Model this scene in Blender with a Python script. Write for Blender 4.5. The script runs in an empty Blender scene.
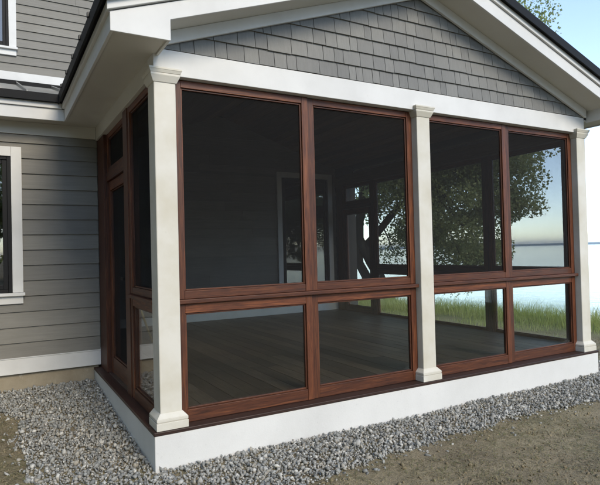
import bpy, math, random
import numpy as np
from mathutils import Vector, Matrix, noise
random.seed(7)
rng = np.random.default_rng(11)
sc = bpy.context.scene
COL = sc.collection
R = math.radians

# ------------------------------------------------------------------ materials
def new_mat(name):
    m = bpy.data.materials.new(name); m.use_nodes = True
    nt = m.node_tree; nt.nodes.clear()
    out = nt.nodes.new('ShaderNodeOutputMaterial')
    return m, nt, out
def N(nt, kind, **kw):
    n = nt.nodes.new('ShaderNode' + kind)
    for k, v in kw.items():
        if k.startswith('_'): setattr(n, k[1:], v)
        else: n.inputs[k.replace('__', ' ')].default_value = v
    return n
def ramp(nt, fac, stops, interp='LINEAR'):
    r = nt.nodes.new('ShaderNodeValToRGB'); r.color_ramp.interpolation = interp
    el = r.color_ramp.elements
    while len(el) < len(stops): el.new(0.5)
    for e, (p, c) in zip(el, stops):
        e.position = p; e.color = (*c, 1)
    nt.links.new(fac, r.inputs['Fac']); return r.outputs['Color']
def coords(nt, scale=(1, 1, 1), kind='Object'):
    tc = nt.nodes.new('ShaderNodeTexCoord'); mp = nt.nodes.new('ShaderNodeMapping')
    mp.inputs['Scale'].default_value = scale
    nt.links.new(tc.outputs[kind], mp.inputs['Vector']); return mp.outputs['Vector']
def noise_tex(nt, vec, scale, detail=4, rough=.55, dist=0):
    n = nt.nodes.new('ShaderNodeTexNoise')
    n.inputs['Scale'].default_value = scale; n.inputs['Detail'].default_value = detail
    n.inputs['Roughness'].default_value = rough; n.inputs['Distortion'].default_value = dist
    if vec is not None: nt.links.new(vec, n.inputs['Vector'])
    return n.outputs['Fac']
def mixc(nt, fac, a, b, mode='MIX'):
    m = nt.nodes.new('ShaderNodeMix'); m.data_type = 'RGBA'; m.blend_type = mode
    for s, v in ((m.inputs[0], fac), (m.inputs[6], a), (m.inputs[7], b)):
        if hasattr(v, 'is_output'): nt.links.new(v, s)
        elif isinstance(v, tuple): s.default_value = (*v, 1)
        else: s.default_value = v
    return m.outputs[2]
def math_n(nt, op, a, b=None):
    m = nt.nodes.new('ShaderNodeMath'); m.operation = op
    for i, v in enumerate((a, b)):
        if v is None: continue
        if hasattr(v, 'is_output'): nt.links.new(v, m.inputs[i])
        else: m.inputs[i].default_value = v
    return m.outputs[0]
def finish(nt, out, color, rough=.5, bump=None, bstr=.2, bdist=.01, **kw):
    b = nt.nodes.new('ShaderNodeBsdfPrincipled')
    if hasattr(color, 'is_output'): nt.links.new(color, b.inputs['Base Color'])
    else: b.inputs['Base Color'].default_value = (*color, 1)
    if hasattr(rough, 'is_output'): nt.links.new(rough, b.inputs['Roughness'])
    else: b.inputs['Roughness'].default_value = rough
    for k, v in kw.items(): b.inputs[k.replace('__', ' ')].default_value = v
    if bump is not None:
        bn = nt.nodes.new('ShaderNodeBump'); bn.inputs['Strength'].default_value = bstr
        bn.inputs['Distance'].default_value = bdist
        nt.links.new(bump, bn.inputs['Height']); nt.links.new(bn.outputs['Normal'], b.inputs['Normal'])
    nt.links.new(b.outputs[0], out.inputs['Surface']); return b
def island_rand(nt):
    g = nt.nodes.new('ShaderNodeNewGeometry'); return g.outputs['Random Per Island']

def paint(name, a, b, rough=.58, sc_=2.2, bump=.06, grain=(1, 1, 1), spec=(.68, .80, .35)):
    m, nt, out = new_mat(name)
    v = coords(nt, grain)
    f = noise_tex(nt, v, sc_, 5, .6)
    c = ramp(nt, f, [(.32, a), (.62, b)])
    # faint dirt specks
    sp = noise_tex(nt, v, 38, 3, .7)
    c = mixc(nt, ramp(nt, sp, [(spec[0], (0, 0, 0)), (spec[1], (spec[2],) * 3)]), c, tuple(x * .62 for x in a))
    h = noise_tex(nt, v, 60, 4, .7)
    finish(nt, out, c, rough, h, bump, .004); return m
M = {}
M['white'] = paint('white_paint', (.59, .585, .57), (.675, .67, .655))
M['cream'] = paint('cream_primer', (.53, .49, .40), (.63, .605, .545), .55, 2.4)
M['white_base'] = paint('white_base_coat', (.59, .585, .57), (.675, .67, .655), .65, 1.4, .2, spec=(.63, .74, .3))
M['soffit'] = paint('soffit_paint', (.56, .54, .49), (.62, .60, .55), .6, 1.2)

def siding_mat(name, a, b, grain):
    m, nt, out = new_mat(name)
    v = coords(nt, grain)
    f = noise_tex(nt, v, 6, 5, .6)
    base = ramp(nt, f, [(.3, a), (.7, b)])
    isl = island_rand(nt)
    tone = ramp(nt, isl, [(0, (.78, .78, .78)), (.5, (1, .99, .97)), (1, (1.16, 1.15, 1.12))])
    c = mixc(nt, 1.0, base, tone, 'MULTIPLY')
    big = noise_tex(nt, coords(nt), 1.6, 3)
    c = mixc(nt, .35, c, mixc(nt, big, (.09, .09, .085), (.24, .235, .22)))
    finish(nt, out, c, .62, noise_tex(nt, v, 30, 5, .7), .25, .004); return m
M['siding'] = siding_mat('grey_clapboard', (.165, .154, .132), (.215, .202, .176), (.6, 4, 10))
M['shingle'] = siding_mat('grey_shingle', (.15, .15, .143), (.20, .198, .19), (14, 4, 2))

def wood(name, axis, dark, mid, light, rough=.5):
    m, nt, out = new_mat(name)
    s = [38, 38, 38]; s[axis] = 2.2
    tc = nt.nodes.new('ShaderNodeTexCoord')
    oi = nt.nodes.new('ShaderNodeObjectInfo')
    isl = island_rand(nt)
    off = math_n(nt, 'ADD', math_n(nt, 'MULTIPLY', oi.outputs['Random'], 7.3), math_n(nt, 'MULTIPLY', isl, 11.7))
    add = nt.nodes.new('ShaderNodeVectorMath'); add.operation = 'ADD'
    nt.links.new(tc.outputs['Object'], add.inputs[0]); nt.links.new(off, add.inputs[1])
    mp = nt.nodes.new('ShaderNodeMapping'); mp.inputs['Scale'].default_value = s
    nt.links.new(add.outputs[0], mp.inputs['Vector'])
    f = noise_tex(nt, mp.outputs['Vector'], 1.7, 6, .62, .8)
    fine = noise_tex(nt, mp.outputs['Vector'], 7, 3, .6)
    c = ramp(nt, f, [(.30, dark), (.50, mid), (.70, light)])
    c = mixc(nt, .35, c, ramp(nt, fine, [(.35, dark), (.65, mid)]))
    tone = ramp(nt, isl, [(0, (.60, .58, .58)), (.5, (.95, .93, .9)), (1, (1.5, 1.45, 1.35))])
    c = mixc(nt, 1.0, c, tone, 'MULTIPLY')
    finish(nt, out, c, rough, fine, .12, .003, Specular__IOR__Level=.4); return m
RD = ((.030, .009, .005), (.104, .031, .0135), (.235, .078, .030))
for i, a in enumerate('xyz'): M['wood_' + a] = wood('stained_mahogany_' + a, i, *RD)
for i, a in enumerate('xy'): M['deck_' + a] = wood('deck_board_' + a, i, (.018, .009, .007), (.045, .02, .014), (.08, .035, .024), .5)
M['floor'] = wood('floor_plank', 1, (.026, .020, .016), (.054, .042, .035), (.098, .079, .067), .5)
M['ceiling'] = wood('ceiling_plank', 1, (.10, .065, .04), (.17, .115, .075), (.24, .17, .115), .5)
M['pole'] = wood('yellow_pole', 2, (.42, .30, .08), (.55, .42, .14), (.62, .5, .2), .5)

def simple(name, c, rough=.4, metal=0., spec=.5):
    m, nt, out = new_mat(name)
    f = noise_tex(nt, coords(nt), 14, 4)
    col = ramp(nt, f, [(.3, tuple(x * .85 for x in c)), (.7, tuple(x * 1.1 for x in c))])
    r = math_n(nt, 'ADD', math_n(nt, 'MULTIPLY', f, .12), rough - .06)
    finish(nt, out, col, r, Metallic=metal, Specular__IOR__Level=spec); return m
M['black'] = simple('black_metal', (.006, .006, .0065), .6, 0., .18)
M['roof'] = simple('black_roof_metal', (.012, .012, .013), .4, 0., .3)
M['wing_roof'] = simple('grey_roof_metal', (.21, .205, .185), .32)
M['sash'] = simple('black_sash', (.009, .009, .010), .62, 0., .25)
M['backing'] = simple('dark_building_paper', (.03, .03, .03), .8)
M['steel'] = simple('brushed_steel', (.45, .45, .44), .3, 1.)
M['plaster'] = simple('interior_panel', (.17, .165, .15), .7)

# concrete foundation
m, nt, out = new_mat('foundation_concrete'); v = coords(nt)
c = ramp(nt, noise_tex(nt, v, 3, 6, .65), [(.3, (.25, .205, .145)), (.7, (.37, .32, .24))])
c = mixc(nt, ramp(nt, noise_tex(nt, v, 9, 4, .7), [(.62, (0, 0, 0)), (.7, (.5, .5, .5))]), c, (.46, .42, .35))
finish(nt, out, c, .85, noise_tex(nt, v, 40, 5, .7), .4, .01); M['concrete'] = m

# insect screen: open area shrinks as it is seen more edge-on
m, nt, out = new_mat('insect_screen')
g = nt.nodes.new('ShaderNodeNewGeometry')
dp = nt.nodes.new('ShaderNodeVectorMath'); dp.operation = 'DOT_PRODUCT'
nt.links.new(g.outputs['Normal'], dp.inputs[0]); nt.links.new(g.outputs['Incoming'], dp.inputs[1])
cs = math_n(nt, 'MAXIMUM', math_n(nt, 'ABSOLUTE', dp.outputs['Value']), .06)
tr = math_n(nt, 'POWER', .79, math_n(nt, 'DIVIDE', 1.0, cs))
df = N(nt, 'BsdfDiffuse', Color=(.028, .028, .029, 1)); tp = N(nt, 'BsdfTransparent')
mx = nt.nodes.new('ShaderNodeMixShader')
nt.links.new(tr, mx.inputs[0]); nt.links.new(df.outputs[0], mx.inputs[1]); nt.links.new(tp.outputs[0], mx.inputs[2])
nt.links.new(mx.outputs[0], out.inputs['Surface']); M['screen'] = m

def glass(name, tint, coat=1.0):
    m, nt, out = new_mat(name)
    tp = N(nt, 'BsdfTransparent', Color=(*tint, 1)); gl = N(nt, 'BsdfGlossy', Roughness=.015)
    g = nt.nodes.new('ShaderNodeNewGeometry')
    dp = nt.nodes.new('ShaderNodeVectorMath'); dp.operation = 'DOT_PRODUCT'
    nt.links.new(g.outputs['Normal'], dp.inputs[0]); nt.links.new(g.outputs['Incoming'], dp.inputs[1])
    inv = math_n(nt, 'SUBTRACT', 1., math_n(nt, 'ABSOLUTE', dp.outputs['Value']))
    fr = math_n(nt, 'ADD', .04, math_n(nt, 'MULTIPLY', math_n(nt, 'POWER', inv, 5.), .96))
    fac = math_n(nt, 'MINIMUM', math_n(nt, 'MULTIPLY', fr, coat), 1.)
    mx = nt.nodes.new('ShaderNodeMixShader')
    nt.links.new(fac, mx.inputs[0]); nt.links.new(tp.outputs[0], mx.inputs[1]); nt.links.new(gl.outputs[0], mx.inputs[2])
    v = coords(nt); bn = N(nt, 'Bump', Strength=.015, Distance=.02)
    nt.links.new(noise_tex(nt, v, 1.7, 2), bn.inputs['Height'])
    nt.links.new(bn.outputs[0], gl.inputs['Normal'])
    nt.links.new(mx.outputs[0], out.inputs['Surface']); return m
M['pane'] = glass('clear_pane', (.93, .95, .94), 1.3)
M['window_glass'] = glass('window_glass', (.10, .11, .115), 4.0)
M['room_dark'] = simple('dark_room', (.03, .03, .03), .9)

# ground
m, nt, out = new_mat('dirt_ground'); v = coords(nt)
a = noise_tex(nt, v, 1.6, 6, .62); b = noise_tex(nt, v, 14, 6, .7); d = noise_tex(nt, v, 70, 5, .7)
c = ramp(nt, a, [(.36, (.17,.128,.075)), (.5, (.33,.26,.155)), (.66, (.47,.385,.235))])
c = mixc(nt, .42, c, ramp(nt, b, [(.3, (.10,.078,.05)), (.5, (.275,.215,.13)), (.72, (.39,.32,.20))]))
c = mixc(nt, .35, c, ramp(nt, d, [(.35, (.09,.07,.048)), (.68, (.43,.36,.235))]))
gr = ramp(nt, noise_tex(nt, v, .9, 5, .7), [(.5, (0, 0, 0)), (.68, (.5, .5, .5))])
c = mixc(nt, gr, c, ramp(nt, b, [(.3, (.075, .082, .03)), (.7, (.17, .165, .07))]))
# green lawn towards the shore
sx = nt.nodes.new('ShaderNodeSeparateXYZ'); nt.links.new(v, sx.inputs[0])
s = math_n(nt, 'ADD', sx.outputs[0], math_n(nt, 'MULTIPLY', sx.outputs[1], .15))
s = math_n(nt, 'ADD', s, math_n(nt, 'MULTIPLY', a, 2.0))
lf = ramp(nt, math_n(nt, 'MULTIPLY', math_n(nt, 'SUBTRACT', s, 7.2), .35), [(.3, (0, 0, 0)), (.8, (.8, .8, .8))])
c = mixc(nt, lf, c, ramp(nt, b, [(.3, (.05, .085, .02)), (.7, (.12, .16, .045))]))
finish(nt, out, c, .95, math_n(nt, 'ADD', b, math_n(nt, 'MULTIPLY', d, .5)), .9, .03); M['dirt'] = m

m, nt, out = new_mat('crushed_stone'); v = coords(nt)
isl = island_rand(nt)
c = ramp(nt, isl, [(0, (.115, .12, .117)), (.22, (.20, .205, .198)), (.42, (.295, .298, .28)), (.55, (.37, .33, .265)), (.72, (.255, .27, .265)), (.86, (.42, .412, .385)), (1, (.66, .64, .585))])
c = mixc(nt, .3, c, ramp(nt, noise_tex(nt, v, 60, 5, .7), [(.35, (.17, .165, .15)), (.7, (.46, .44, .40))]))
finish(nt, out, c, .8, noise_tex(nt, v, 140, 4, .7), .4, .004); M['stone'] = m

m, nt, out = new_mat('lake_water'); v = coords(nt, (1, 1, 1))
w = noise_tex(nt, v, 1.3, 6, .6); 
finish(nt, out, (.02, .04, .055), .08, w, .25, .12, IOR=1.33); M['water'] = m

def leafmat(name, stops, trans=.35, tcol=(.32, .40, .09)):
    m, nt, out = new_mat(name)
    isl = island_rand(nt)
    big = noise_tex(nt, coords(nt), .9, 3)
    f = math_n(nt, 'ADD', math_n(nt, 'MULTIPLY', isl, .6), math_n(nt, 'MULTIPLY', big, .4))
    c = ramp(nt, f, stops)
    a = nt.nodes.new('ShaderNodeBsdfPrincipled'); a.inputs['Roughness'].default_value = .55
    t = nt.nodes.new('ShaderNodeBsdfTranslucent')
    nt.links.new(c, a.inputs['Base Color'])
    nt.links.new(mixc(nt, .5, c, tcol), t.inputs['Color'])
    mx = N(nt, 'MixShader', Fac=trans)
    nt.links.new(a.outputs[0], mx.inputs[1]); nt.links.new(t.outputs[0], mx.inputs[2])
    nt.links.new(mx.outputs[0], out.inputs['Surface']); return m
M['leaf'] = leafmat('maple_leaf', [(.2, (.16, .21, .09)), (.5, (.25, .30, .135)), (.85, (.37, .40, .20))], .5, (.50, .56, .24))
M['blade'] = leafmat('tall_grass_blade', [(.15, (.22, .27, .07)), (.5, (.40, .44, .15)), (.75, (.52, .53, .24)), (.95, (.62, .57, .38))], .5, (.5, .56, .18))
M['straw'] = leafmat('dry_straw', [(.1, (.13, .105, .06)), (.5, (.24, .20, .12)), (.8, (.15, .16, .06)), (.95, (.36, .32, .22))], .1)
m, nt, out = new_mat('bark'); v = coords(nt, (7, 7, 1.2))
f = noise_tex(nt, v, 2.4, 6, .7, .5)
finish(nt, out, ramp(nt, f, [(.3, (.012, .010, .008)), (.7, (.05, .042, .034))]), .9, f, .8, .04); M['bark'] = m
m, nt, out = new_mat('wooded_hill'); v = coords(nt)
f = noise_tex(nt, v, .02, 6, .7)
finish(nt, out, ramp(nt, f, [(.3, (.03, .05, .02)), (.7, (.07, .09, .035))]), .95); M['hill'] = m

# ------------------------------------------------------------------ mesh helpers
class MB:
    def __init__(s): s.v = []; s.f = []; s.mi = []; s.mats = []
    def slot(s, m):
        if m not in s.mats: s.mats.append(m)
        return s.mats.index(m)
    def poly(s, vs, fs, m):
        o = len(s.v); k = s.slot(m); s.v += [tuple(p) for p in vs]
        for f in fs: s.f.append(tuple(i + o for i in f)); s.mi.append(k)
    def box(s, x0, x1, y0, y1, z0, z1, m):
        x0, x1 = sorted((x0, x1)); y0, y1 = sorted((y0, y1)); z0, z1 = sorted((z0, z1))
        s.poly([(x0, y0, z0), (x1, y0, z0), (x1, y1, z0), (x0, y1, z0), (x0, y0, z1), (x1, y0, z1), (x1, y1, z1), (x0, y1, z1)],
               [(0, 3, 2, 1), (4, 5, 6, 7), (0, 1, 5, 4), (1, 2, 6, 5), (2, 3, 7, 6), (3, 0, 4, 7)], m)
    def prism(s, pts, vec, m):
        """closed polygon pts (3-D) swept along vec"""
        n = len(pts); vec = Vector(vec); P = [Vector(p) for p in pts]
        nrm = Vector((0, 0, 0))
        for i in range(n): nrm += P[i].cross(P[(i + 1) % n])
        if nrm.dot(vec) > 0: P = P[::-1]
        vs = [tuple(p) for p in P] + [tuple(p + vec) for p in P]
        s.poly(vs, [tuple(range(n)), tuple(range(2 * n - 1, n - 1, -1))] + [(i, i + n, (i + 1) % n + n, (i + 1) % n) for i in range(n)], m)
    def frustum(s, a, b, m):
        """a, b = (x0,x1,y0,y1,z): lower and upper rectangle"""
        vs = []
        for x0, x1, y0, y1, z in (a, b): vs += [(x0, y0, z), (x1, y0, z), (x1, y1, z), (x0, y1, z)]
        s.poly(vs, [(0, 3, 2, 1), (4, 5, 6, 7), (0, 1, 5, 4), (1, 2, 6, 5), (2, 3, 7, 6), (3, 0, 4, 7)], m)
    def tube(s, pts, rad, m, n=8):
        P = [Vector(p) for p in pts]; vs = []; fs = []
        for i, p in enumerate(P):
            t = (P[min(i + 1, len(P) - 1)] - P[max(i - 1, 0)]).normalized()
            a = t.orthogonal().normalized() if i == 0 else (a - t * a.dot(t)).normalized()
            b = t.cross(a)
            for k in range(n):
                an = 2 * math.pi * k / n
                vs.append(p + (a * math.cos(an) + b * math.sin(an)) * rad[i])
        for i in range(len(P) - 1):
            for k in range(n):
                fs.append((i * n + k, i * n + (k + 1) % n, (i + 1) * n + (k + 1) % n, (i + 1) * n + k))
        fs.append(tuple(range(n))[::-1]); fs.append(tuple(range((len(P) - 1) * n, len(P) * n)))
        s.poly(vs, fs, m)
    def build(s, name, parent=None, bevel=0, smooth=False, label=None):
        off = Vector(ROOT.get(parent.name, (0, 0, 0))) if parent else Vector((0, 0, 0))
        me = bpy.data.meshes.new(name)
        me.from_pydata([(x - off.x, y - off.y, z - off.z) for x, y, z in s.v], [], s.f)
        for m in s.mats: me.materials.append(m)
        me.polygons.foreach_set('material_index', s.mi)
        if smooth: me.polygons.foreach_set('use_smooth', [True] * len(me.polygons))
        me.update()
        o = bpy.data.objects.new(name, me); COL.objects.link(o)
        if parent: o.parent = parent; ROOT[o.name] = tuple(off)
        if bevel:
            b = o.modifiers.new('bevel', 'BEVEL'); b.width = bevel; b.segments = 2; b.limit_method = 'ANGLE'
        if label: o['label'] = label
        return o
ROOT = {}
def thing(name, label, cat, loc=(0, 0, 0), group=None):
    o = bpy.data.objects.new(name, None); COL.objects.link(o); o.location = loc
    o['label'] = label; o['category'] = cat; o['kind'] = 'thing'
    if group: o['group'] = group
    ROOT[o.name] = tuple(loc); return o
def tag(o, label, cat=None, kind=None, group=None):
    o['label'] = label
    if cat: o['category'] = cat
    if kind: o['kind'] = kind
    if group: o['group'] = group
    return o
def np_mesh(name, verts, faces_flat, loop_tot, mat, parent=None):
    me = bpy.data.meshes.new(name)
    off = np.array(ROOT.get(parent.name, (0, 0, 0))) if parent else np.zeros(3)
    verts = (np.asarray(verts) - off).astype(np.float32)
    me.vertices.add(len(verts)); me.vertices.foreach_set('co', verts.ravel())
    me.loops.add(len(faces_flat)); me.loops.foreach_set('vertex_index', np.asarray(faces_flat, dtype=np.int32))
    nf = len(faces_flat) // loop_tot
    me.polygons.add(nf)
    me.polygons.foreach_set('loop_start', np.arange(nf, dtype=np.int32) * loop_tot)
    me.update(calc_edges=True); me.validate()
    me.materials.append(mat)
    o = bpy.data.objects.new(name, me); COL.objects.link(o)
    if parent: o.parent = parent; ROOT[o.name] = tuple(off)
    return o

# ------------------------------------------------------------------ terrain
W = 4.9          # porch width
YB = 4.95        # main house wall
YH = 2.488       # wall of the low wing
def shore(x, y): return x + .15 * y
def gz(x, y):
    """height of the ground"""
    z = -.245
    if x < 6: z += .125 * max(0, min(1, y / 2.5)) * max(0, min(1, 1 - (x - .2) / 1.5))
    s = shore(x, y)
    z -= .05 * max(0, min(1, (s - 5.5) / 2.5))
    if s > 9.7: z -= min(6, (s - 9.7) * .42)
    z += .02 * (noise.noise(Vector((x * .7, y * .7, 0))))
    return z
def axis(lo, hi, fine_lo, fine_hi, step):
    a = list(np.arange(fine_lo, fine_hi + 1e-6, step)); d = step; v = fine_lo
    while v > lo: d *= 1.35; v -= d; a.insert(0, max(v, lo))
    d = step; v = fine_hi
    while v < hi: d *= 1.35; v += d; a.append(min(v, hi))
    return a
xs = axis(-4200, 4200, -3, 14, .1); ys = axis(-4200, 4200, -4, 14, .1)
vv = [(x, y, gz(x, y) + .006 * noise.noise(Vector((x * 5, y * 5, 3)))) for y in ys for x in xs]
nx = len(xs)
ff = [(j * nx + i, j * nx + i + 1, (j + 1) * nx + i + 1, (j + 1) * nx + i) for j in range(len(ys) - 1) for i in range(nx - 1)]
me = bpy.data.meshes.new('ground'); me.from_pydata(vv, [], ff); me.materials.append(M['dirt'])
me.polygons.foreach_set('use_smooth', [True] * len(ff))
o = bpy.data.objects.new('ground', me); COL.objects.link(o); tag(o, 'bare tan dirt yard with thin grass running down to the lake', kind='structure')

mb = MB(); LZ = -1.35
mb.poly([(-4000, -4000, LZ), (4000, -4000, LZ), (4000, 4000, LZ), (-4000, 4000, LZ)], [(0, 1, 2, 3)], M['water'])
lk = mb.build('lake'); tag(lk, 'calm pale lake stretching out to the far shore', kind='structure')

# far shore: low wooded hills across the lake
def hill(name, label, dist, h0, h1, a0, a1, seed):
    mb = MB(); n = 90; vs = []
    for k in range(n + 1):
        t = k / n; an = R(a0 + (a1 - a0) * t)
        h = (h0 + (h1 - h0) * (.5 + .5 * noise.noise(Vector((t * 5, seed, 0))) + .22 * noise.noise(Vector((t * 24, seed, 4)))))
        h *= min(1, 6 * t, 6 * (1 - t)) 
        dx, dy = math.cos(an), math.sin(an)
        vs += [(dx * dist, dy * dist, LZ - 3), (dx * (dist + 60), dy * (dist + 60), LZ + h * .55), (dx * (dist + 220), dy * (dist + 220), LZ + h), (dx * (dist + 700), dy * (dist + 700), LZ - 3)]
    fs = []
    for k in range(n):
        for j in range(3): fs.append((k * 4 + j, k * 4 + 4 + j, k * 4 + 5 + j, k * 4 + 1 + j))
    mb.poly(vs, fs, M['hill'])
    tag(mb.build(name, smooth=True), label, kind='structure')
hill('far_hills', 'low hazy blue hills along the far side of the lake', 2300, 4, 13, -40, 115, 2.7)
HAZE = 3.6e-4
m, nt, out = new_mat('air_haze')
pv = nt.nodes.new('ShaderNodeVolumePrincipled'); pv.inputs['Color'].default_value = (.72, .86, 1, 1); pv.inputs['Density'].default_value = HAZE; pv.inputs['Anisotropy'].default_value = .2
nt.links.new(pv.outputs[0], out.inputs['Volume']); M['haze'] = m
mb = MB(); mb.box(-4400, 4400, -4400, 4400, -9, 30, m); tag(mb.build('haze'), 'thin summer haze over the lake', kind='stuff')

# ------------------------------------------------------------------ gravel
def ico():
    t = (1 + 5 ** .5) / 2
    v = np.array([(-1, t, 0), (1, t, 0), (-1, -t, 0), (1, -t, 0), (0, -1, t), (0, 1, t), (0, -1, -t), (0, 1, -t), (t, 0, -1), (t, 0, 1), (-t, 0, -1), (-t, 0, 1)], float)
    v /= np.linalg.norm(v[0])
    f = [(0, 11, 5), (0, 5, 1), (0, 1, 7), (0, 7, 10), (0, 10, 11), (1, 5, 9), (5, 11, 4), (11, 10, 2), (10, 7, 6), (7, 1, 8), (3, 9, 4), (3, 4, 2), (3, 2, 6), (3, 6, 8), (3, 8, 9), (4, 9, 5), (2, 4, 11), (6, 2, 10), (8, 6, 7), (9, 8, 1)]
    return v, np.array(f)
def rand_rot(n):
    q = rng.normal(size=(n, 4)); q /= np.linalg.norm(q, axis=1)[:, None]
    w, x, y, z = q.T
    return np.stack([np.stack([1 - 2 * (y * y + z * z), 2 * (x * y - z * w), 2 * (x * z + y * w)], -1),
                     np.stack([2 * (x * y + z * w), 1 - 2 * (x * x + z * z), 2 * (y * z - x * w)], -1),
                     np.stack([2 * (x * z - y * w), 2 * (y * z + x * w), 1 - 2 * (x * x + y * y)], -1)], 1)
def stones(P, size):
    bv, bf = ico(); n = len(P)
    jit = 1 + .27 * rng.normal(size=(n, 12, 1)).clip(-1.6, 1.6)
    v = bv[None] * jit * (size[:, None, None] * np.stack([rng.uniform(.8, 1.35, n), rng.uniform(.7, 1.0, n), rng.uniform(.4, .72, n)], -1)[:, None, :])
    Rm = rand_rot(n)
    # keep the stones lying flattish: blend of a yaw and a random tumble
    v = np.einsum('nij,nvj->nvi', Rm, v)
    v += np.asarray(P)[:, None, :]
    f = bf[None] + (np.arange(n) * 12)[:, None, None]
    return v.reshape(-1, 3), f.reshape(-1)
FB = [(-.75, -1.6), (.2, -.86), (.8, -.68), (1.95, -.55), (3.07, -.52), (3.9, -.64), (4.7, -.72), (5.9, -.74)]
def front_edge(x):
    for (x0, y0), (x1, y1) in zip(FB, FB[1:]):
        if x0 <= x <= x1: return y0 + (y1 - y0) * (x - x0) / (x1 - x0)
    return -.7
def in_gravel(x, y):
    n1 = .07 * noise.noise(Vector((x * 3.1, y * 3.1, 1))) + .035 * noise.noise(Vector((x * 9, y * 9, 5)))
    if x > 0:
        if y < -.0: return y > front_edge(x) + n1
        return x > W and x < 5.55 + n1 and y < 4.9
    if y > YH: return False
    if x > -.74 + n1 * 1.3 - .04 * (y - .6): return y > -1.5
    return y > 1.86 + .12 * (x + .9) + n1
P = []
for _ in range(230000):
    x = random.uniform(-3.4, 5.7); y = random.uniform(-1.5, 4.9)
    if in_gravel(x, y): P.append((x, y))
P = np.array(P)
# thin: keep a dense, even cover with a grid-hash
def thin(P, r):
    cell = {}; keep = []
    for i, (x, y) in enumerate(P):
        c = (int(x // r), int(y // r)); ok = True
        for a in (-1, 0, 1):
            for b in (-1, 0, 1):
                for j in cell.get((c[0] + a, c[1] + b), ()):
                    if (P[j][0] - x) ** 2 + (P[j][1] - y) ** 2 < r * r: ok = False; break
                if not ok: break
            if not ok: break
        if ok: keep.append(i); cell.setdefault(c, []).append(i)
    return P[keep]
PA = thin(P, .0155); PB = thin(P[::-1], .021)
def lift(P, lo, hi): return np.array([(x, y, gz(x, y) + random.uniform(lo, hi)) for x, y in P])
A3 = lift(PA, .000, .014); B3 = lift(PB, .009, .024)
# a few stones strayed onto the dirt
S = []
while len(S) < 420:
    x = random.uniform(-1.6, 5.5); y = random.uniform(-1.6, 2.0)
    near = in_gravel(x + random.gauss(0, .09), y + random.gauss(0, .09))
    if near and not in_gravel(x, y) and not (x > -.05 and y > -.03 and x < W + .03): S.append((x, y))
S3 = lift(S, .0, .006)
PP = np.concatenate([A3, B3, S3]); nA = len(PP)
size = np.clip(rng.lognormal(math.log(.0102), .38, nA), .005, .024)
v, f = stones(PP, size)
o = np_mesh('gravel', v, f, 3, M['stone']); tag(o, 'band of loose grey crushed stone round the porch base', kind='stuff')

# crumbs of soil
C = []
while len(C) < 7000:
    x = random.uniform(-2.2, 6.2); y = random.uniform(-2.0, 2.4)
    if not in_gravel(x, y) and not (0 <= x <= W and y > -.02) and noise.noise(Vector((x * 3, y * 3, 6))) > -.3 + .5 * random.random(): C.append((x, y))
C3 = lift(C, -.003, .003)
v, f = stones(C3, np.clip(rng.lognormal(math.log(.006), .5, len(C)), .003, .022))
o = np_mesh('dirt_clods', v, f, 3, M['dirt']); tag(o, 'crumbs and small clods of tan soil on the yard', kind='stuff')
# straw and tiny tufts on the dirt
def blades(pts, h, w, lean, mat, name, segs=2, flat=False):
    n = len(pts); P = np.array(pts, float); an = rng.uniform(0, 2 * math.pi, n)
    H = h[0] + (h[1] - h[0]) * rng.random(n) ** 1.3; L = rng.uniform(lean[0], lean[1], n) * H
    d = np.stack([np.cos(an), np.sin(an), np.zeros(n)], -1)
    sd = np.stack([-np.sin(an + rng.normal(0, .6, n)), np.cos(an), np.zeros(n)], -1)
    Wd = w[0] + (w[1] - w[0]) * rng.random(n); rows = []
    for k in range(segs + 1):
        t = k / segs
        c = P + d * (L * t ** 2)[:, None]; c[:, 2] += H * (t - .25 * t * t * (lean[1] > .8)) * (0.06 if flat else 1)
        if flat: c = P + d * (H * t)[:, None]; c[:, 2] += .004 + .012 * np.sin(t * 3.14) * rng.random(n)
        ww = (Wd * (1 - .85 * t) if not flat else Wd)[:, None]
        rows += [c - sd * ww, c + sd * ww]
    V = np.stack(rows, 1); m = 2 * (segs + 1)
    q = []
    for k in range(segs): q.append([2 * k, 2 * k + 1, 2 * k + 3, 2 * k + 2])
    F = np.array(q)[None] + (np.arange(n) * m)[:, None, None]
    return np_mesh(name, V.reshape(-1, 3), F.reshape(-1), 4, mat)
pts = []
while len(pts) < 22000:
    x = random.uniform(-2.2, 6.5); y = random.uniform(-2.0, 2.4)
    if not in_gravel(x, y) and not (0 <= x <= W and y > 0) and noise.noise(Vector((x * 2, y * 2, 9))) > -.35 + random.random() * .4:
        pts.append((x, y, gz(x, y)))
o = blades(pts, (.015, .07), (.001, .0022), (.2, .8), M['straw'], 'dry_straw', flat=True)
tag(o, 'scattered bits of dry straw on the bare dirt', kind='stuff')
pts = []
while len(pts) < 9000:
    x = random.uniform(-2.4, 7.5); y = random.uniform(-2.0, 3.0)
    if in_gravel(x, y) or (0 <= x <= W and y > 0): continue
    if noise.noise(Vector((x * 1.3, y * 1.3, 2))) + .4 * noise.noise(Vector((x * 6, y * 6, 2))) > .16 + .2 * random.random():
        pts.append((x, y, gz(x, y)))
o = blades(pts, (.012, .045), (.001, .0022), (.3, 1.1), M['straw'], 'thin_grass'); tag(o, 'sparse short grass sprouting in the dirt', kind='stuff')

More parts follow.
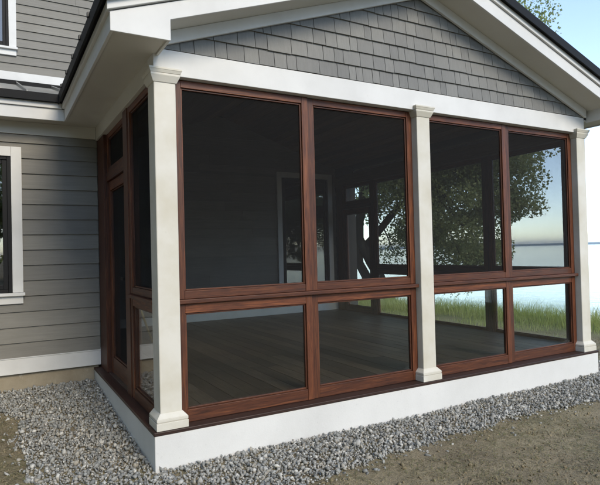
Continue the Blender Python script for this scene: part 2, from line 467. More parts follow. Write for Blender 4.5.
# tall grass on the bank
pts = []
while len(pts) < 34000:
    y = random.uniform(-5, 18); s = 8.35 + 1.7 * random.random() ** .8
    x = s - .15 * y + .25 * noise.noise(Vector((y * .8, 0, 7)))
    if noise.noise(Vector((x * 1.1, y * 1.1, 0))) > -.45 + .5 * random.random() - .5 * (s > 9): pts.append((x, y, gz(x, y)))
o = blades(pts, (.10, .48), (.0022, .0055), (.1, 1.0), M['blade'], 'tall_grass', 3); tag(o, 'tall wild grass along the lake bank', kind='stuff')
pts = []
while len(pts) < 16000:
    y = random.uniform(-3, 14); s = random.uniform(6.6, 9.0); x = s - .15 * y
    if x > 5.3 and noise.noise(Vector((x, y, 4))) > .5 - .35 * (s - 6.6) - .3 * random.random(): pts.append((x, y, gz(x, y)))
o = blades(pts, (.03, .11), (.002, .004), (.2, .8), M['blade'], 'lawn_grass'); tag(o, 'short green lawn before the tall grass', kind='stuff')

# ------------------------------------------------------------------ trees
def leaf_cloud(centers, radii, per, size, droop=0.):
    C = np.repeat(np.array(centers), per, 0); Rr = np.repeat(np.array(radii), per)
    n = len(C); dv = rng.normal(size=(n, 3)); dv /= np.linalg.norm(dv, axis=1)[:, None]
    P = C + dv * (Rr * rng.random(n) ** .45)[:, None] * np.array([1, 1, .72])
    Rm = rand_rot(n); s = size * rng.uniform(.6, 1.3, n)
    q = np.array([(-.5, -.1, 0), (0, -.5, .08), (.5, .0, 0), (.05, .5, .08)])
    V = np.einsum('nij,vj->nvi', Rm, q) * s[:, None, None] + P[:, None, :]
    F = np.arange(n * 4)
    return V.reshape(-1, 3), F
def make_tree(label, group, loc, trunks, crown_c, crown_r, nclump, per, leaf, seed, clump_r=(.35, .75), keep=None):
    rs = random.Random(seed)
    t = thing('broadleaf_tree', label, 'tree', loc, group)
    L = Vector(loc); cen = []; rad = []
    cc = L + Vector(crown_c)
    while len(cen) < nclump:
        d = Vector((rs.gauss(0, 1), rs.gauss(0, 1), rs.gauss(0, 1))).normalized() * (rs.random() ** .42)
        if d.z < -.35 and rs.random() < .35: continue
        wob = 1 + .22 * noise.noise(d * 2.2 + Vector((seed, 0, 0)))
        p = Vector((d.x * crown_r[0], d.y * crown_r[1], d.z * crown_r[2])) * wob
        if noise.noise(p * .8 + Vector((seed, 3, 1))) < -.22: continue
        if keep and not keep(cc + p): continue
        cen.append(tuple(cc + p)); rad.append(rs.uniform(*clump_r))
    tb = MB()
    ends = []
    for path, r0, r1 in trunks:
        pts = [L + Vector(p) for p in path]
        # resample with slight wobble
        Q = []; 
        for a, b in zip(pts, pts[1:]):
            for k in range(4): Q.append(a.lerp(b, k / 4) + Vector((rs.gauss(0, .03), rs.gauss(0, .03), 0)))
        Q.append(pts[-1])
        tb.tube(Q, [r0 + (r1 - r0) * i / (len(Q) - 1) for i in range(len(Q))], M['bark'], 12)
        ends += [(Q[i], r0 + (r1 - r0) * i / (len(Q) - 1)) for i in range(len(Q) // 2, len(Q))]
    for c in cen[::4]:
        c = Vector(c); e, er = min(ends, key=lambda q: (q[0] - c).length + rs.random())
        mid = e.lerp(c, .5) + Vector((rs.gauss(0, .15), rs.gauss(0, .15), .25)); r = min(er * .5, .045)
        tb.tube([e, e.lerp(mid, .5), mid, mid.lerp(c, .55), c], [r, r * .8, r * .6, r * .35, .008], M['bark'], 6)
    tb.build('trunk', t, smooth=True)
    V, F = leaf_cloud(cen, rad, per, leaf)
    np_mesh('crown', V, F, 4, M['leaf'], t)
    return t
def copy_tree(root, loc, rz, sc_, label, group):
    r = root.copy(); COL.objects.link(r); r.location = loc; r.rotation_euler = (0, 0, rz); r.scale = (sc_,) * 3
    r['label'] = label; r['group'] = group
    for ch in root.children:
        c = ch.copy(); COL.objects.link(c); c.parent = r
    return r
rs0 = random.Random(4)
# two-stemmed tree on the bank, seen through the porch
tl = (9.35, 10.1, -.85)
make_tree('tall leaning two-stemmed tree on the lake bank behind the porch', None, tl,
          [([(0, 0, -.2), (-.12, .1, 1.2), (-.55, .35, 2.9), (-1.0, .6, 5.0), (-.9, .5, 7.0)], .18, .06),
           ([(.75, -.45, -.2), (.35, -.2, .9), (-.3, .1, 2.4), (-.1, 0, 4.4), (.9, -.5, 6.6), (1.6, -.9, 8.6)], .21, .06),
           ([(-.15, .05, 2.1), (.9, -.5, 3.4), (2.1, -1.3, 4.4), (3.2, -2.0, 4.6)], .13, .04)],
          (1.75, -1.15, 5.8), (3.5, 3.5, 5.3), 620, 360, .076, 3.3, (.35, .85),
          keep=lambda p: (p.x - .25 * (p.y - 9) < 13.75 + .22 * max(0, p.z - 5)) and ((p.z > -.1 + .25 * abs(p.x - 11.6) and p.x - .5 * (p.y - 9) > 9.9) or p.z > 2.3 + .3 * rs0.random()))
# trees across the yard behind the viewer, mirrored in the window panes
t1 = make_tree('bushy tree in the far treeline mirrored in the panes', 'far treeline reflected in the windows', (-24, -36, -.25),
               [([(0, 0, -.2), (.1, 0, 1.5), (0, .2, 3.0), (.2, 0, 5.2)], .26, .06)], (0, 0, 4.6), (3.6, 3.2, 4.4), 120, 110, .26, 5.1, (.6, 1.1))
for i, (x, y, rz, s) in enumerate([(-17, -38, 1.1, 1.2), (-10, -36, 2.3, 1.05), (-3, -39, 4.0, 1.25), (4, -37, 5.2, 1.1), (11, -36, .7, 1.2), (18, -38, 2.0, 1.1), (25, -36, 3.3, 1.2), (32, -34, 4.4, 1.15), (38, -30, 1.4, 1.2)]):
    copy_tree(t1, (x, y, -.25), rz, s, 'bushy tree in the far treeline mirrored in the panes', 'far treeline reflected in the windows')

for i, (x, y, rz, s) in enumerate([(-9.5, -6.5, 1.9, 1.35), (-11.5, -.5, 2.9, 1.5), (-10.0, 5.5, .4, 1.4), (-12.5, -13, 5.0, 1.4)]):  # unseen trees, added to block sky light and darken the left side
    copy_tree(t1, (x, y, -.25), rz, s, 'bushy tree added out of view to shade the left of the house', 'unseen trees added for shade')

# ------------------------------------------------------------------ porch
porch = thing('screened_porch', 'white gabled screened porch with red-brown wood frames and grey shingles on a white base', 'porch', (2.45, 2.4, 0))
PC = 2.45; SL = .35
def Pw(x): return 3.45 - SL * abs(x - PC)      # underside of the frieze on the gable wall
def Ps(x): return 3.54 - SL * abs(x - PC)      # rake soffit plane
WX, WY, WZ = M['wood_x'], M['wood_y'], M['wood_z']

# base: white skirt boards on three sides
mb = MB(); wb = M['white_base']
mb.box(0, W, 0, .05, -.75, 0, wb); mb.box(0, .05, .052, YH - .003, -.75, 0, wb); mb.box(W - .05, W, .052, YB - .003, -.75, 0, wb)
mb.build('base_skirt', porch, .004)
mb = MB()
mb.box(-.006, W + .006, -.006, .135, .002, .026, M['deck_x']); mb.box(-.006, .135, .137, YH - .004, .002, .026, M['deck_y'])
mb.box(W - .135, W + .006, .137, YB - .004, .002, .026, M['deck_y'])
mb.build('sill_board', porch, .004)
# floor of long planks
mb = MB(); x = .14; 
while x < W - .15:
    x1 = min(x + .137, W - .14); y = .137; first = True
    while y < YB - .01:
        y1 = min(y + (random.uniform(.5, 2.0) if first else random.uniform(1.8, 3.2)), YB - .004); first = False
        mb.box(x, x1 - .004, y, y1 - .003, .03, .088 + random.uniform(-.001, .001), M['floor']); y = y1
    x = x1
mb.box(.14, W - .14, .14, YB - .006, .0, .028, M['backing'])
mb.build('floor', porch)

# columns
def column(xc, yb):
    w = .0755; x0, x1 = xc - w, xc + w; y0 = .04
    c = M['cream']
    mb = MB(); mb.box(x0, x1, y0, yb, .12, 2.40, c); sh = mb.build('column', porch, .006)
    mb = MB(); e = .034
    mb.box(x0 - e, x1 + e, y0 - e, yb + e * .3, .027, .078, c)
    mb.box(x0 - e + .006, x1 + e - .006, y0 - e + .006, yb + .006, .0782, .083, c)
    mb.box(x0 - e + .002, x1 + e - .002, y0 - e + .002, yb + .008, .0832, .103, c)
    mb.frustum((x0 - e + .003, x1 + e - .003, y0 - e + .003, yb + .007, .1032), (x0 - .003, x1 + .003, y0 - .003, yb + .004, .134), c)
    mb.build('plinth', sh, .003)
    mb = MB(); e = .036
    mb.frustum((x0 - .006, x1 + .006, y0 - .006, yb + .003, 2.383), (x0 - .026, x1 + .026, y0 - .026, yb + .02, 2.425), c)
    mb.box(x0 - .026, x1 + .026, y0 - .026, yb + .02, 2.425, 2.441, c)
    mb.frustum((x0 - .028, x1 + .028, y0 - .028, yb + .02, 2.4415), (x0 - e, x1 + e, y0 - e, yb + .02, 2.462), c)
    mb.box(x0 - e - .002, x1 + e + .002, y0 - e - .002, yb + .02, 2.462, 2.476, c)
    mb.build('capital', sh, .002)
XC = [.1255, 2.4626, 4.774]
for xc in XC: column(xc, .205)

# beams
mb = MB(); wt = M['white']
mb.box(.05, W - .05, .045, .2, 2.44, 2.616, wt); mb.build('front_beam', porch, .004)
mb = MB(); mb.box(.05, .2, .203, YH - .02, 2.44, 2.59, M['soffit']); mb.build('side_beam', porch, .004)
mb = MB(); mb.box(W - .2, W - .05, .203, YB - .005, 2.40, 2.585, M['ceiling']); mb.build('side_beam', porch, .004)

# ---- framed panels.  plane: 'F' front (u = x, depth along +y), 'L' left (u = y, depth along +x), 'R' right (u = y, depth along -x)
def fbox(mb, plane, u0, u1, z0, z1, d0, d1, mu, mz, horiz):
    mat = (WX if plane == 'F' else WY) if horiz else WZ
    if plane == 'F': mb.box(u0, u1, d0, d1, z0, z1, mat)
    elif plane == 'L': mb.box(d0, d1, u0, u1, z0, z1, mat)
    else: mb.box(W - d1, W - d0, u0, u1, z0, z1, mat)
def fsheet(mb, plane, u0, u1, z0, z1, d, m, th=.003):
    if plane == 'F': mb.box(u0, u1, d, d + th, z0, z1, m)
    elif plane == 'L': mb.box(d, d + th, u0, u1, z0, z1, m)
    else: mb.box(W - d - th, W - d, u0, u1, z0, z1, m)
def panel(name, fill, plane, u0, u1, z0, z1, d0, wl, wr, wt_, wb_, fillmat, dep=.05, infill=.026):
    mb = MB(); d1 = d0 + dep
    fbox(mb, plane, u0, u0 + wl, z0, z1, d0, d1, 0, 0, False)
    fbox(mb, plane, u1 - wr, u1, z0, z1, d0, d1, 0, 0, False)
    fbox(mb, plane, u0 + wl + .0008, u1 - wr - .0008, z1 - wt_, z1, d0 + .002, d1 - .002, 0, 0, True)
    fbox(mb, plane, u0 + wl + .0008, u1 - wr - .0008, z0, z0 + wb_, d0 + .002, d1 - .002, 0, 0, True)
    # thin inner stop round the opening, set back
    e = .012; a0, a1, b0, b1 = u0 + wl + .001, u1 - wr - .001, z0 + wb_ + .001, z1 - wt_ - .001
    fbox(mb, plane, a0, a0 + e, b0, b1, d0 + .014, d1 - .01, 0, 0, False); fbox(mb, plane, a1 - e, a1, b0, b1, d0 + .014, d1 - .01, 0, 0, False)
    fbox(mb, plane, a0 + e + .001, a1 - e - .001, b0, b0 + e, d0 + .014, d1 - .01, 0, 0, True); fbox(mb, plane, a0 + e + .001, a1 - e - .001, b1 - e, b1, d0 + .014, d1 - .01, 0, 0, True)
    fr = mb.build(name, porch, .0025)
    mb = MB(); fsheet(mb, plane, a0 + .004, a1 - .004, b0 + .004, b1 - .004, d0 + infill, fillmat, .0015 if fill == 'screen' else .005)
    mb.build(fill, fr); return fr
def bay(plane, u0, u1, d0, split=True, top=2.435, zr=.858, light=True):
    """upper screens over lower panes between u0 and u1"""
    um = (u0 + u1) / 2
    segs = [(u0, um - .0015), (um + .0015, u1)] if split else [(u0, u1)]
    for i, (a, b) in enumerate(segs):
        dd = d0 if (i == 0) else d0 + .012
        if plane == 'R':
            panel('screen_panel', 'screen', plane, a, b, zr + .030, top, dd, .04, .04, .05, .05, M['screen']); panel('glass_panel', 'pane', plane, a, b, .028, zr - .004, dd, .04, .04, .06, .085, M['pane']); continue
        panel('screen_panel', 'screen', plane, a, b, zr + .030, top, dd, .052 if not (split and i) else .055, .055 if (split and not i) else .058, .052, .056, M['screen'])
        panel('glass_panel', 'pane', plane, a, b, .028, zr - .004, dd, .052 if not (split and i) else .055, .055 if (split and not i) else .058, .066, .085, M['pane'])
    mb = MB(); fbox(mb, plane, u0 - .001, u1 + .001, zr - .002, zr + .028, d0 - .03, d0 + .065, 0, 0, True)
    mb.build('rail', porch, .004)
bay('F', .2025, 2.3855, .098); bay('F', 2.5395, 4.697, .098)
# right wall, facing the lake
posts = [(.208, .24), (1.335, 1.405), (2.49, 2.56), (3.80, 3.87)]
for a, b in posts:
    mb = MB(); fbox(mb, 'R', a, b, .028, 2.398, .075, .14, 0, 0, False); mb.build('post', porch, .004)
for a, b in ((.242, 1.333), (1.407, 2.488), (2.562, 3.798)):
    bay('R', a, b, .08, False, 2.396)
# left wall: one bay, a post, then the door
mb = MB(); fbox(mb, 'L', 1.0, 1.16, .028, 2.437, .066, .16, 0, 0, False); mb.build('post', porch, .004)
bay('L', .207, .998, .075, False, 2.437)
mb = MB(); fbox(mb, 'L', 2.11, YH - .02, .028, 2.437, .066, .20, 0, 0, False); mb.build('post', porch, .004)
def door(plane, u0, u1, d0, head):
    mb = MB(); g = .004
    fbox(mb, plane, u0, u1, 1.955, 2.04, d0 - .01, d0 + .07, 0, 0, True); mb.build('transom_bar', porch, .004)
    panel('transom', 'pane', plane, u0 + .002, u1 - .002, 2.043, head, d0, .05, .05, .05, .045, M['screen'] if plane == 'L' else M['pane'])
    dr = panel('door', 'pane', plane, u0 + g, u1 - g, .032, 1.95, d0 + .01, .075, .075, .09, .16, M['pane'] if plane == 'R' else M['screen'])
    mb = MB(); uk = u0 + .045; dz = 1.0
    fsheet(mb, plane, uk - .02, uk + .02, dz - .09, dz + .09, d0 - .004, M['black'], .012)
    fsheet(mb, plane, uk - .01, uk + .11, dz - .01, dz + .012, d0 - .045, M['black'], .018)
    fsheet(mb, plane, uk - .01, uk + .01, dz - .01, dz + .012, d0 - .027, M['black'], .024)
    mb.build('handle', dr, .003)
    mb = MB(); fsheet(mb, plane, u0, u1, .027, .0315, d0 - .02, M['steel'], .09); mb.build('threshold', porch)
door('L', 1.164, 2.106, .10, 2.436)
door('R', 3.872, 4.72, .085, 2.397)
mb = MB(); fbox(mb, 'R', 4.722, YB - .03, .028, 2.398, .06, .16, 0, 0, False); mb.build('post', porch, .004)

# gable wall of individual shingles
mb = MB()
mb.prism([(.06, .062, 2.617), (W - .06, .062, 2.617), (W - .06, .062, Pw(W - .06) + .03), (PC, .062, 3.50), (.06, .062, Pw(.06) + .03)], (0, .1, 0), M['backing'])
z = 2.619; row = 0; ex = .1215
while z < 3.46:
    x = .1 - random.random() * .1
    while x < W - .08:
        w = random.choice((.075, .095, .11, .125, .14, .16, .185, .2)) * random.uniform(.9, 1.1)
        a, b = max(x, .07) + .0022, min(x + w, W - .07) - .0022; x += w
        if b - a < .02: continue
        zb = z + random.uniform(-.0025, .0025); zt = z + ex + .035
        la, lb = Pw(a) + .055, Pw(b) + .055
        if max(la, lb) < zb + .01: continue
        ta, tb_ = min(zt, max(la, zb + .002)), min(zt, max(lb, zb + .002))
        yb, yt = .040 + random.uniform(-.001, .001), .0585
        ya_, yb_ = (yb + (yt - yb) * (ta - zb) / (ex + .035), yb + (yt - yb) * (tb_ - zb) / (ex + .035))
        mb.poly([(a, yb, zb), (b, yb, zb), (b, yb_, tb_), (a, ya_, ta), (a, .0615, zb), (b, .0615, zb), (b, .0615, tb_), (a, .0615, ta)],
                [(0, 1, 2, 3), (5, 4, 7, 6), (1, 0, 4, 5), (3, 2, 6, 7), (0, 3, 7, 4), (2, 1, 5, 6)], M['shingle'])
    z += ex; row += 1
mb.build('gable_wall', porch)
# frieze boards along the rake
OV = -.25; EX = -.28; ER = W - EX
def mirror(side, pts):
    return pts if side < 0 else [(2 * PC - x, y, z) for x, y, z in pts]
for side in (-1, 1):
    mb = MB()
    xa = .052; ri = .09 if side < 0 else .02
    mb.prism(mirror(side, [(xa, .012, Pw(xa)), (PC, .012, Pw(PC)), (PC, .012, Ps(PC)), (xa, .012, Ps(xa))]), (0, .026, 0), wt)
    mb.build('frieze_board', porch, .003)
    # soffit of the rake and of the eave
    mb = MB()
    mb.prism(mirror(side, [(ri - .015, OV + .022, Ps(ri - .015) + .001), (PC, OV + .022, Ps(PC) + .001), (PC, OV + .022, Ps(PC) + .02), (ri - .015, OV + .022, Ps(ri - .015) + .02)]), (0, .31, 0), M['soffit'])
    yend = 2.25 if side < 0 else 5.1
    e0 = EX + .021
    pts = mirror(side, [(e0, OV + .022, 2.577), (ri - .0205, OV + .022, 2.577), (ri - .0205, .0435, 2.577), (.0497, .0435, 2.577), (.0497, yend, 2.577), (e0, yend, 2.577)])
    mb.prism(pts, (0, 0, .015), M['soffit'])
    mb.build('soffit', porch)
    # fascia with the boxed return at its foot
    mb = MB()
    mb.prism(mirror(side, [(EX, OV, 2.563), (ri, OV, 2.563), (ri, OV, Ps(ri) - .015), (PC, OV, Ps(PC) - .015), (PC, OV, Ps(PC) + .115), (EX, OV, Ps(EX) + .095)]), (0, .02, 0), wt)
    mb.prism(mirror(side, [(ri - .020, OV + .0205, 2.563), (ri - .001, OV + .0205, 2.563), (ri - .001, OV + .0205, Ps(ri) + .003), (ri - .020, OV + .0205, Ps(ri - .02) + .003)]), (0, .043 - OV - .021, 0), wt)
    rf = mb.build('rake_fascia', porch, .003)
    mb = MB()
    mb.prism(mirror(side, [(EX - .02, OV - .02, Ps(EX) + .096), (PC, OV - .02, Ps(PC) + .116), (PC, OV - .02, Ps(PC) + .165), (EX - .02, OV - .02, Ps(EX - .02) + .160)]), (0, .04, 0), wt)
    mb.build('crown_moulding', rf, .003)
    yend = 2.232 if side < 0 else 5.1
    mb = MB(); mb.prism(mirror(side, [(EX, OV + .0205, 2.563), (EX + .02, OV + .0205, 2.563), (EX + .02, OV + .0205, 2.68), (EX, OV + .0205, 2.68)]), (0, yend - OV - .02, 0), wt)
    ef = mb.build('eave_fascia', porch, .003)
    mb = MB(); mb.prism(mirror(side, [(EX - .02, OV + .0205, 2.681), (EX + .02, OV + .0205, 2.681), (EX + .02, OV + .0205, 2.735), (EX - .02, OV + .0205, 2.735)]), (0, yend - OV - .02 - .02, 0), wt)
    mb.build('crown_moulding', ef, .004)
# roof
mb = MB(); rm = M['roof']; yr0, yr1 = OV - .045, YB - .02
xe = EX - .045
prof = [(xe, Ps(xe) + .17), (PC, Ps(PC) + .17), (PC, Ps(PC) + .225), (xe, Ps(xe) + .225)]
rp = MB(); rm2 = M['black']
for side in (-1, 1):
    rp.prism(mirror(side, [(x, yr0, z) for x, z in prof]), (0, yr1 - yr0, 0), rm)
    y = yr0 + .02
    while y < yr1:
        rp.prism(mirror(side, [(xe - .028, y, Ps(xe) + .215), (PC, y, Ps(PC) + .224), (PC, y, Ps(PC) + .265), (xe - .028, y, Ps(xe) + .25)]), (0, .022, 0), rm)
        y += .42
rf = rp.build('roof', porch, .003)
dp = MB()
for side in (-1, 1):
    q = mirror(side, [(xe - .014, yr0, 0), (xe - .0005, yr0, 0)])
    a_, b_ = q[0][0], q[1][0]
    dp.box(a_, b_, yr0 - .012, yr1, Ps(xe) + .155, Ps(xe) + .245, M['black'])
    dp.prism(mirror(side, [(xe - .0, yr0 - .0125, Ps(xe) + .155), (PC, yr0 - .0125, Ps(PC) + .155), (PC, yr0 - .0125, Ps(PC) + .24), (xe, yr0 - .0125, Ps(xe) + .24)]), (0, .012, 0), M['black'])
dp.build('drip_edge', rf, .002)
mb = MB(); mb.box(PC - .08, PC + .08, yr0 - .01, yr1, Ps(PC) + .235, Ps(PC) + .275, rm); mb.build('ridge_cap', rf, .01)
# vaulted ceiling boards
mb = MB(); n = 22
for side in (-1, 1):
    for k in range(n):
        xa = .2 + (PC - .2) * k / n; xb = .2 + (PC - .2) * (k + 1) / n - .004
        za, zb = Ps(xa) - .02, Ps(xb) - .02
        mb.prism(mirror(side, [(xa, .205, za), (xb, .205, zb), (xb, .205, zb + .015), (xa, .205, za + .015)]), (0, YB - .215, 0), M['ceiling'])
mb.build('ceiling', porch)

# ------------------------------------------------------------------ house
house = thing('house', 'grey clapboard house with white trim behind and left of the screened porch', 'house', (-2.5, 5.0, -.2))
def siding(mb, plane, u0, u1, z0, z1, d, ex, mat, holes=()):
    """lapped boards. plane 'Y': wall facing -y at y = d, u = x; plane 'X': wall facing +x at x = d, u = y"""
    cuts = set()
    z = z0
    k = 0
    while z < z1 - .005:
        zt = min(z + ex, z1)
        zs = sorted({z, zt} | {h for a, b, h0, h1 in holes for h in (h0, h1) if z < h < zt})
        for q0, q1 in zip(zs, zs[1:]):
            segs = [(u0, u1)]
            for a, b, h0, h1 in holes:
                if h0 <= q0 + 1e-6 and q1 <= h1 + 1e-6:
                    ns = []
                    for s0, s1 in segs:
                        if b <= s0 or a >= s1: ns.append((s0, s1)); continue
                        if a > s0: ns.append((s0, a))
                        if b < s1: ns.append((b, s1))
                    segs = ns
            for s0, s1 in segs:
                # butt joints
                js = [s0]; p = s0 + random.uniform(.8, 3.6)
                while p < s1 - .5: js.append(p); p += 3.6
                js.append(s1)
                for t0_, t1_ in zip(js, js[1:]):
                    t1_ -= .0025
                    f0 = .020 - .016 * (q0 - z) / ex; f1 = .020 - .016 * (q1 - z) / ex
                    if plane == 'Y':
                        pts = [(t0_, d - f0, q0), (t0_, d - f1, q1), (t0_, d, q1), (t0_, d, q0)]
                        mb.prism(pts, (t1_ - t0_, 0, 0), mat)
                    else:
                        pts = [(d + f0, t0_, q0), (d + f1, t0_, q1), (d, t0_, q1), (d, t0_, q0)]
                        mb.prism(pts, (0, t1_ - t0_, 0), mat)
        z = zt
sd = M['siding']
LW = (-1.72, -.66, .862, 2.315)      # lower window, outside of trim
UW = (-1.75, -.60, 4.17, 5.50)
BW = (3.475, 4.64, .54, 2.628)
# wing wall
mb = MB(); siding(mb, 'Y', -4.5, .064, .205, 2.45, YH, .1543, sd, [(LW[0] + .05, LW[1] - .05, LW[2] - .05, LW[3] - .05)])
mb.build('wall', house)
mb = MB(); siding(mb, 'X', YH + .02, YB - .025, .225, 3.4, .066, .1543, sd); mb.build('wall', house)
mb = MB()
siding(mb, 'Y', .10, W - .17, .223, 3.5, YB, .1543, sd, [(BW[0] + .05, BW[1] - .05, BW[2] - .04, BW[3] - .05)])
mb.build('wall', house)
mb = MB(); ux = .123
siding(mb, 'Y', -4.5, 5.2, 3.83 - .001, 6.35, YB, ux, sd, [(UW[0] + .05, UW[1] - .05, UW[2] - .05, UW[3] - .05)])
mb.build('wall', house)
# solid core behind the boards, in pieces that leave the window recesses open
mb = MB(); bk = M['backing']
def core(x0, x1, z0, z1, y, hole, dep=.12):
    a, b, h0, h1 = hole; a += .05; b -= .05; h0 -= .04; h1 -= .05
    mb.box(x0, a, y + .001, y + dep, z0, z1, bk); mb.box(b, x1, y + .001, y + dep, z0, z1, bk)
    mb.box(a, b, y + .001, y + dep, z0, h0, bk); mb.box(a, b, y + .001, y + dep, h1, z1, bk)
core(-4.5, .062, .055, 2.7, YH, LW); core(.0, 5.2, -.2, 3.6, YB, BW); core(-4.5, 5.2, 3.6, 6.4, YB, UW)
mb.box(-.06, .064, YH + .13, YB - .002, -.2, 3.55, bk)
mb.box(-4.5, -4.4, YH + .13, 11, -.2, 6.4, sd); mb.box(5.08, 5.2, YB + .13, 11, -.3, 6.4, sd); mb.box(-4.5, 5.2, 10.9, 11, -.3, 6.4, sd)
mb.build('wall_core', house)
mb = MB(); mb.box(-4.5, .045, YH + .012, YH + .2, -.6, .055, M['concrete']); mb.build('foundation', house, .004)
# boards
mb = MB(); mb.box(-4.5, .063, YH - .030, YH - .002, .053, .205, wt); mb.box(-4.5, .063, YH - .036, YH - .002, .2055, .214, wt); mb.build('skirt_board', house, .003)
mb = MB(); mb.box(.095, W - .17, YB - .022, YB - .002, .09, .222, wt); mb.build('skirt_board', house, .003)
mb = MB(); mb.box(.066, .086, YH + .02, YB - .025, .09, .222, wt); mb.build('skirt_board', house, .003)
mb = MB(); mb.box(-4.5, 5.2, YB - .03, YB - .002, 3.705, 3.827, wt); mb.build('skirt_board', house, .003)

def window(y, o, mull=False, sill=True):
    x0, x1, z0, z1 = o; tw = .095; tr = wt
    mb = MB(); yf = y - .042
    mb.box(x0, x0 + tw, yf, y - .001, z0, z1, tr); mb.box(x1 - tw, x1, yf, y - .001, z0, z1, tr)
    mb.box(x0 + tw + .0008, x1 - tw - .0008, yf, y - .001, z1 - tw, z1, tr)
    wn = mb.build('window', house, .003)
    mb = MB()
    mb.box(x0 - .014, x1 + .014, y - .075, y - .001, z0 - .032, z0 - .002, tr); mb.box(x0 + .002, x1 - .002, y - .036, y - .001, z0 - .112, z0 - .033, tr)
    mb.build('sill', wn, .003)
    mb = MB(); a, b, c, d = x0 + tw + .001, x1 - tw - .001, z0, z1 - tw - .001; s = .05; k = M['sash']
    ya, yb = y - .026, y + .04
    def ring(a, b, c, d, ya, yb, s):
        mb.box(a, a + s, ya, yb, c, d, k); mb.box(b - s, b, ya, yb, c, d, k)
        mb.box(a + s + .0005, b - s - .0005, ya, yb, c, c + s, k); mb.box(a + s + .0005, b - s - .0005, ya, yb, d - s, d, k)
    ring(a, b, c, d, ya, yb, .034)
    if mull:
        m_ = (a + b) / 2
        mb.box(m_ - .045, m_ + .045, ya + .002, yb, c + .0345, d - .0345, k)
        ring(a + .035, m_ - .046, c + .035, d - .035, ya + .012, yb - .005, .042); ring(m_ + .046, b - .035, c + .035, d - .035, ya + .012, yb - .005, .042)
    else:
        ring(a + .035, b - .035, c + .035, d - .035, ya + .012, yb - .005, .042)
    mb.build('sash', wn, .003)
    mb = MB(); mb.box(a + .07, b - .07, y + .006, y + .012, c + .07, d - .07, M['window_glass']); mb.build('pane', wn)
    mb = MB(); mb.box(a, b, y + .115, y + .119, c, d, M['room_dark']); mb.build('dark_room_sheet', wn)  # dark sheet behind the glass, stands in for the unlit room
window(YH, LW); window(YB, UW); window(YB, BW, True)

# wing eave and roof
yf = 2.23
mb = MB(); mb.box(-4.6, EX - .0005, yf, yf + .02, 2.563, 2.68, wt); ef = mb.build('eave_fascia', house, .003)
mb = MB(); mb.box(-4.6, EX - .021, yf - .02, yf + .02, 2.681, 2.735, wt); mb.build('crown_moulding', ef, .004)
mb = MB(); mb.box(-4.6, .047, yf + .021, YH - .002, 2.5773, 2.592, M['soffit']); mb.build('soffit', house)
mb = MB(); mb.box(-4.5, .047, YH - .028, YH - .022, 2.452, 2.576, M['soffit']); mb.box(-4.5, .047, YH - .0215, YH - .002, 2.452, 2.576, M['soffit']); mb.build('frieze_board', house)
mb = MB(); ye = yf - .045; ze = 2.745; zt = 3.60
sl = (zt - ze) / (YB - ye)
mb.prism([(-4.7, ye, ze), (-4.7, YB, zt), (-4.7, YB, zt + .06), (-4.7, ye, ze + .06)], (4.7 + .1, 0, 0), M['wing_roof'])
x = -.62 - .45 * 9
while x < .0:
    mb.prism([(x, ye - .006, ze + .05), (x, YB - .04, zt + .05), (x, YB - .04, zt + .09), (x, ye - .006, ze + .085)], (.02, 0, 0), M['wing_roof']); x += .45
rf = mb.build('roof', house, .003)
mb = MB(); mb.box(-4.7, EX - .03, ye - .016, ye - .004, ze - .012, ze + .068, M['black']); mb.build('drip_edge', rf, .002)
mb = MB(); mb.box(-4.6, .5, YB - .06, YB - .031, 3.60, 3.702, M['black']); mb.build('flashing', rf, .003)
# main roof
mb = MB()
mb.prism([(-4.9, 4.5, 6.35), (-4.9, 8.0, 8.2), (-4.9, 11.5, 6.35), (-4.9, 11.5, 6.25), (-4.9, 8.0, 8.08), (-4.9, 4.5, 6.25)], (10.5, 0, 0), M['roof'])
mb.build('roof', house)

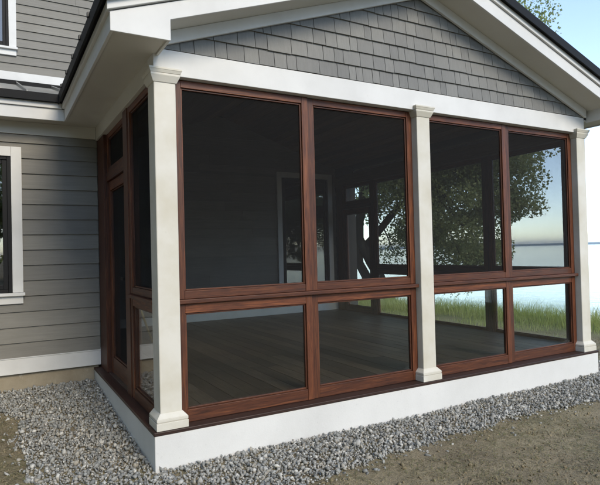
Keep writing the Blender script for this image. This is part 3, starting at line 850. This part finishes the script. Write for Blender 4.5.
# pole leaning inside the porch, behind the left lower pane
mb = MB(); a = Vector((.827, 3.352, .095)); b = Vector((.45, 2.6, .80))
mb.tube([a, a.lerp(b, .5), b], [.013, .013, .013], M['pole'], 10)
o = mb.build('pole', smooth=True); tag(o, 'thin yellow wooden pole leaning inside the porch behind the lower left pane', 'pole')

# ------------------------------------------------------------------ camera
cd = bpy.data.cameras.new('camera'); cam = bpy.data.objects.new('camera', cd); COL.objects.link(cam)
F, YAW, PIT, ROL = 538.29, .515211, .015714, -.0245
f = Vector((math.sin(YAW) * math.cos(PIT), math.cos(YAW) * math.cos(PIT), math.sin(PIT)))
r = Vector((math.cos(YAW), -math.sin(YAW), 0)); u = r.cross(f)
r2 = r * math.cos(ROL) + u * math.sin(ROL); u2 = -r * math.sin(ROL) + u * math.cos(ROL)
mw = Matrix((r2, u2, -f)).transposed().to_4x4(); mw.translation = (-.8993, -3.597, 1.2065)
cam.matrix_world = mw
cd.sensor_fit = 'HORIZONTAL'; cd.sensor_width = 36; cd.lens = 36 * F / 600; cd.clip_start = .05; cd.clip_end = 12000
sc.camera = cam

# ------------------------------------------------------------------ light
ts = Vector((.15, -1, .68)).normalized()
el = math.asin(ts.z); az = math.atan2(ts.x, ts.y)
wd = bpy.data.worlds.new('World'); sc.world = wd; wd.use_nodes = True
nt = wd.node_tree; bg = nt.nodes['Background']
sky = nt.nodes.new('ShaderNodeTexSky'); sky.sky_type = 'NISHITA'; sky.sun_disc = False
sky.sun_elevation = el; sky.sun_rotation = az; sky.air_density = .6; sky.dust_density = .1; sky.ozone_density = 1.6
nt.links.new(sky.outputs[0], bg.inputs['Color']); bg.inputs['Strength'].default_value = .15
sd_ = bpy.data.lights.new('sun', 'SUN'); sd_.energy = .68; sd_.angle = R(22); sd_.color = (1, .96, .90)
so = bpy.data.objects.new('sun', sd_); COL.objects.link(so); so.rotation_euler = ts.to_track_quat('Z', 'Y').to_euler()
so.location = (2, -10, 8)

sc.view_settings.view_transform = 'Standard'; sc.view_settings.look = 'None'
sc.view_settings.exposure = 1.95; sc.view_settings.gamma = 1
sc.view_settings.use_white_balance = True; sc.view_settings.white_balance_temperature = 8150; sc.view_settings.white_balance_tint = 7
sc.cycles.transparent_max_bounces = 24; sc.cycles.max_bounces = 8
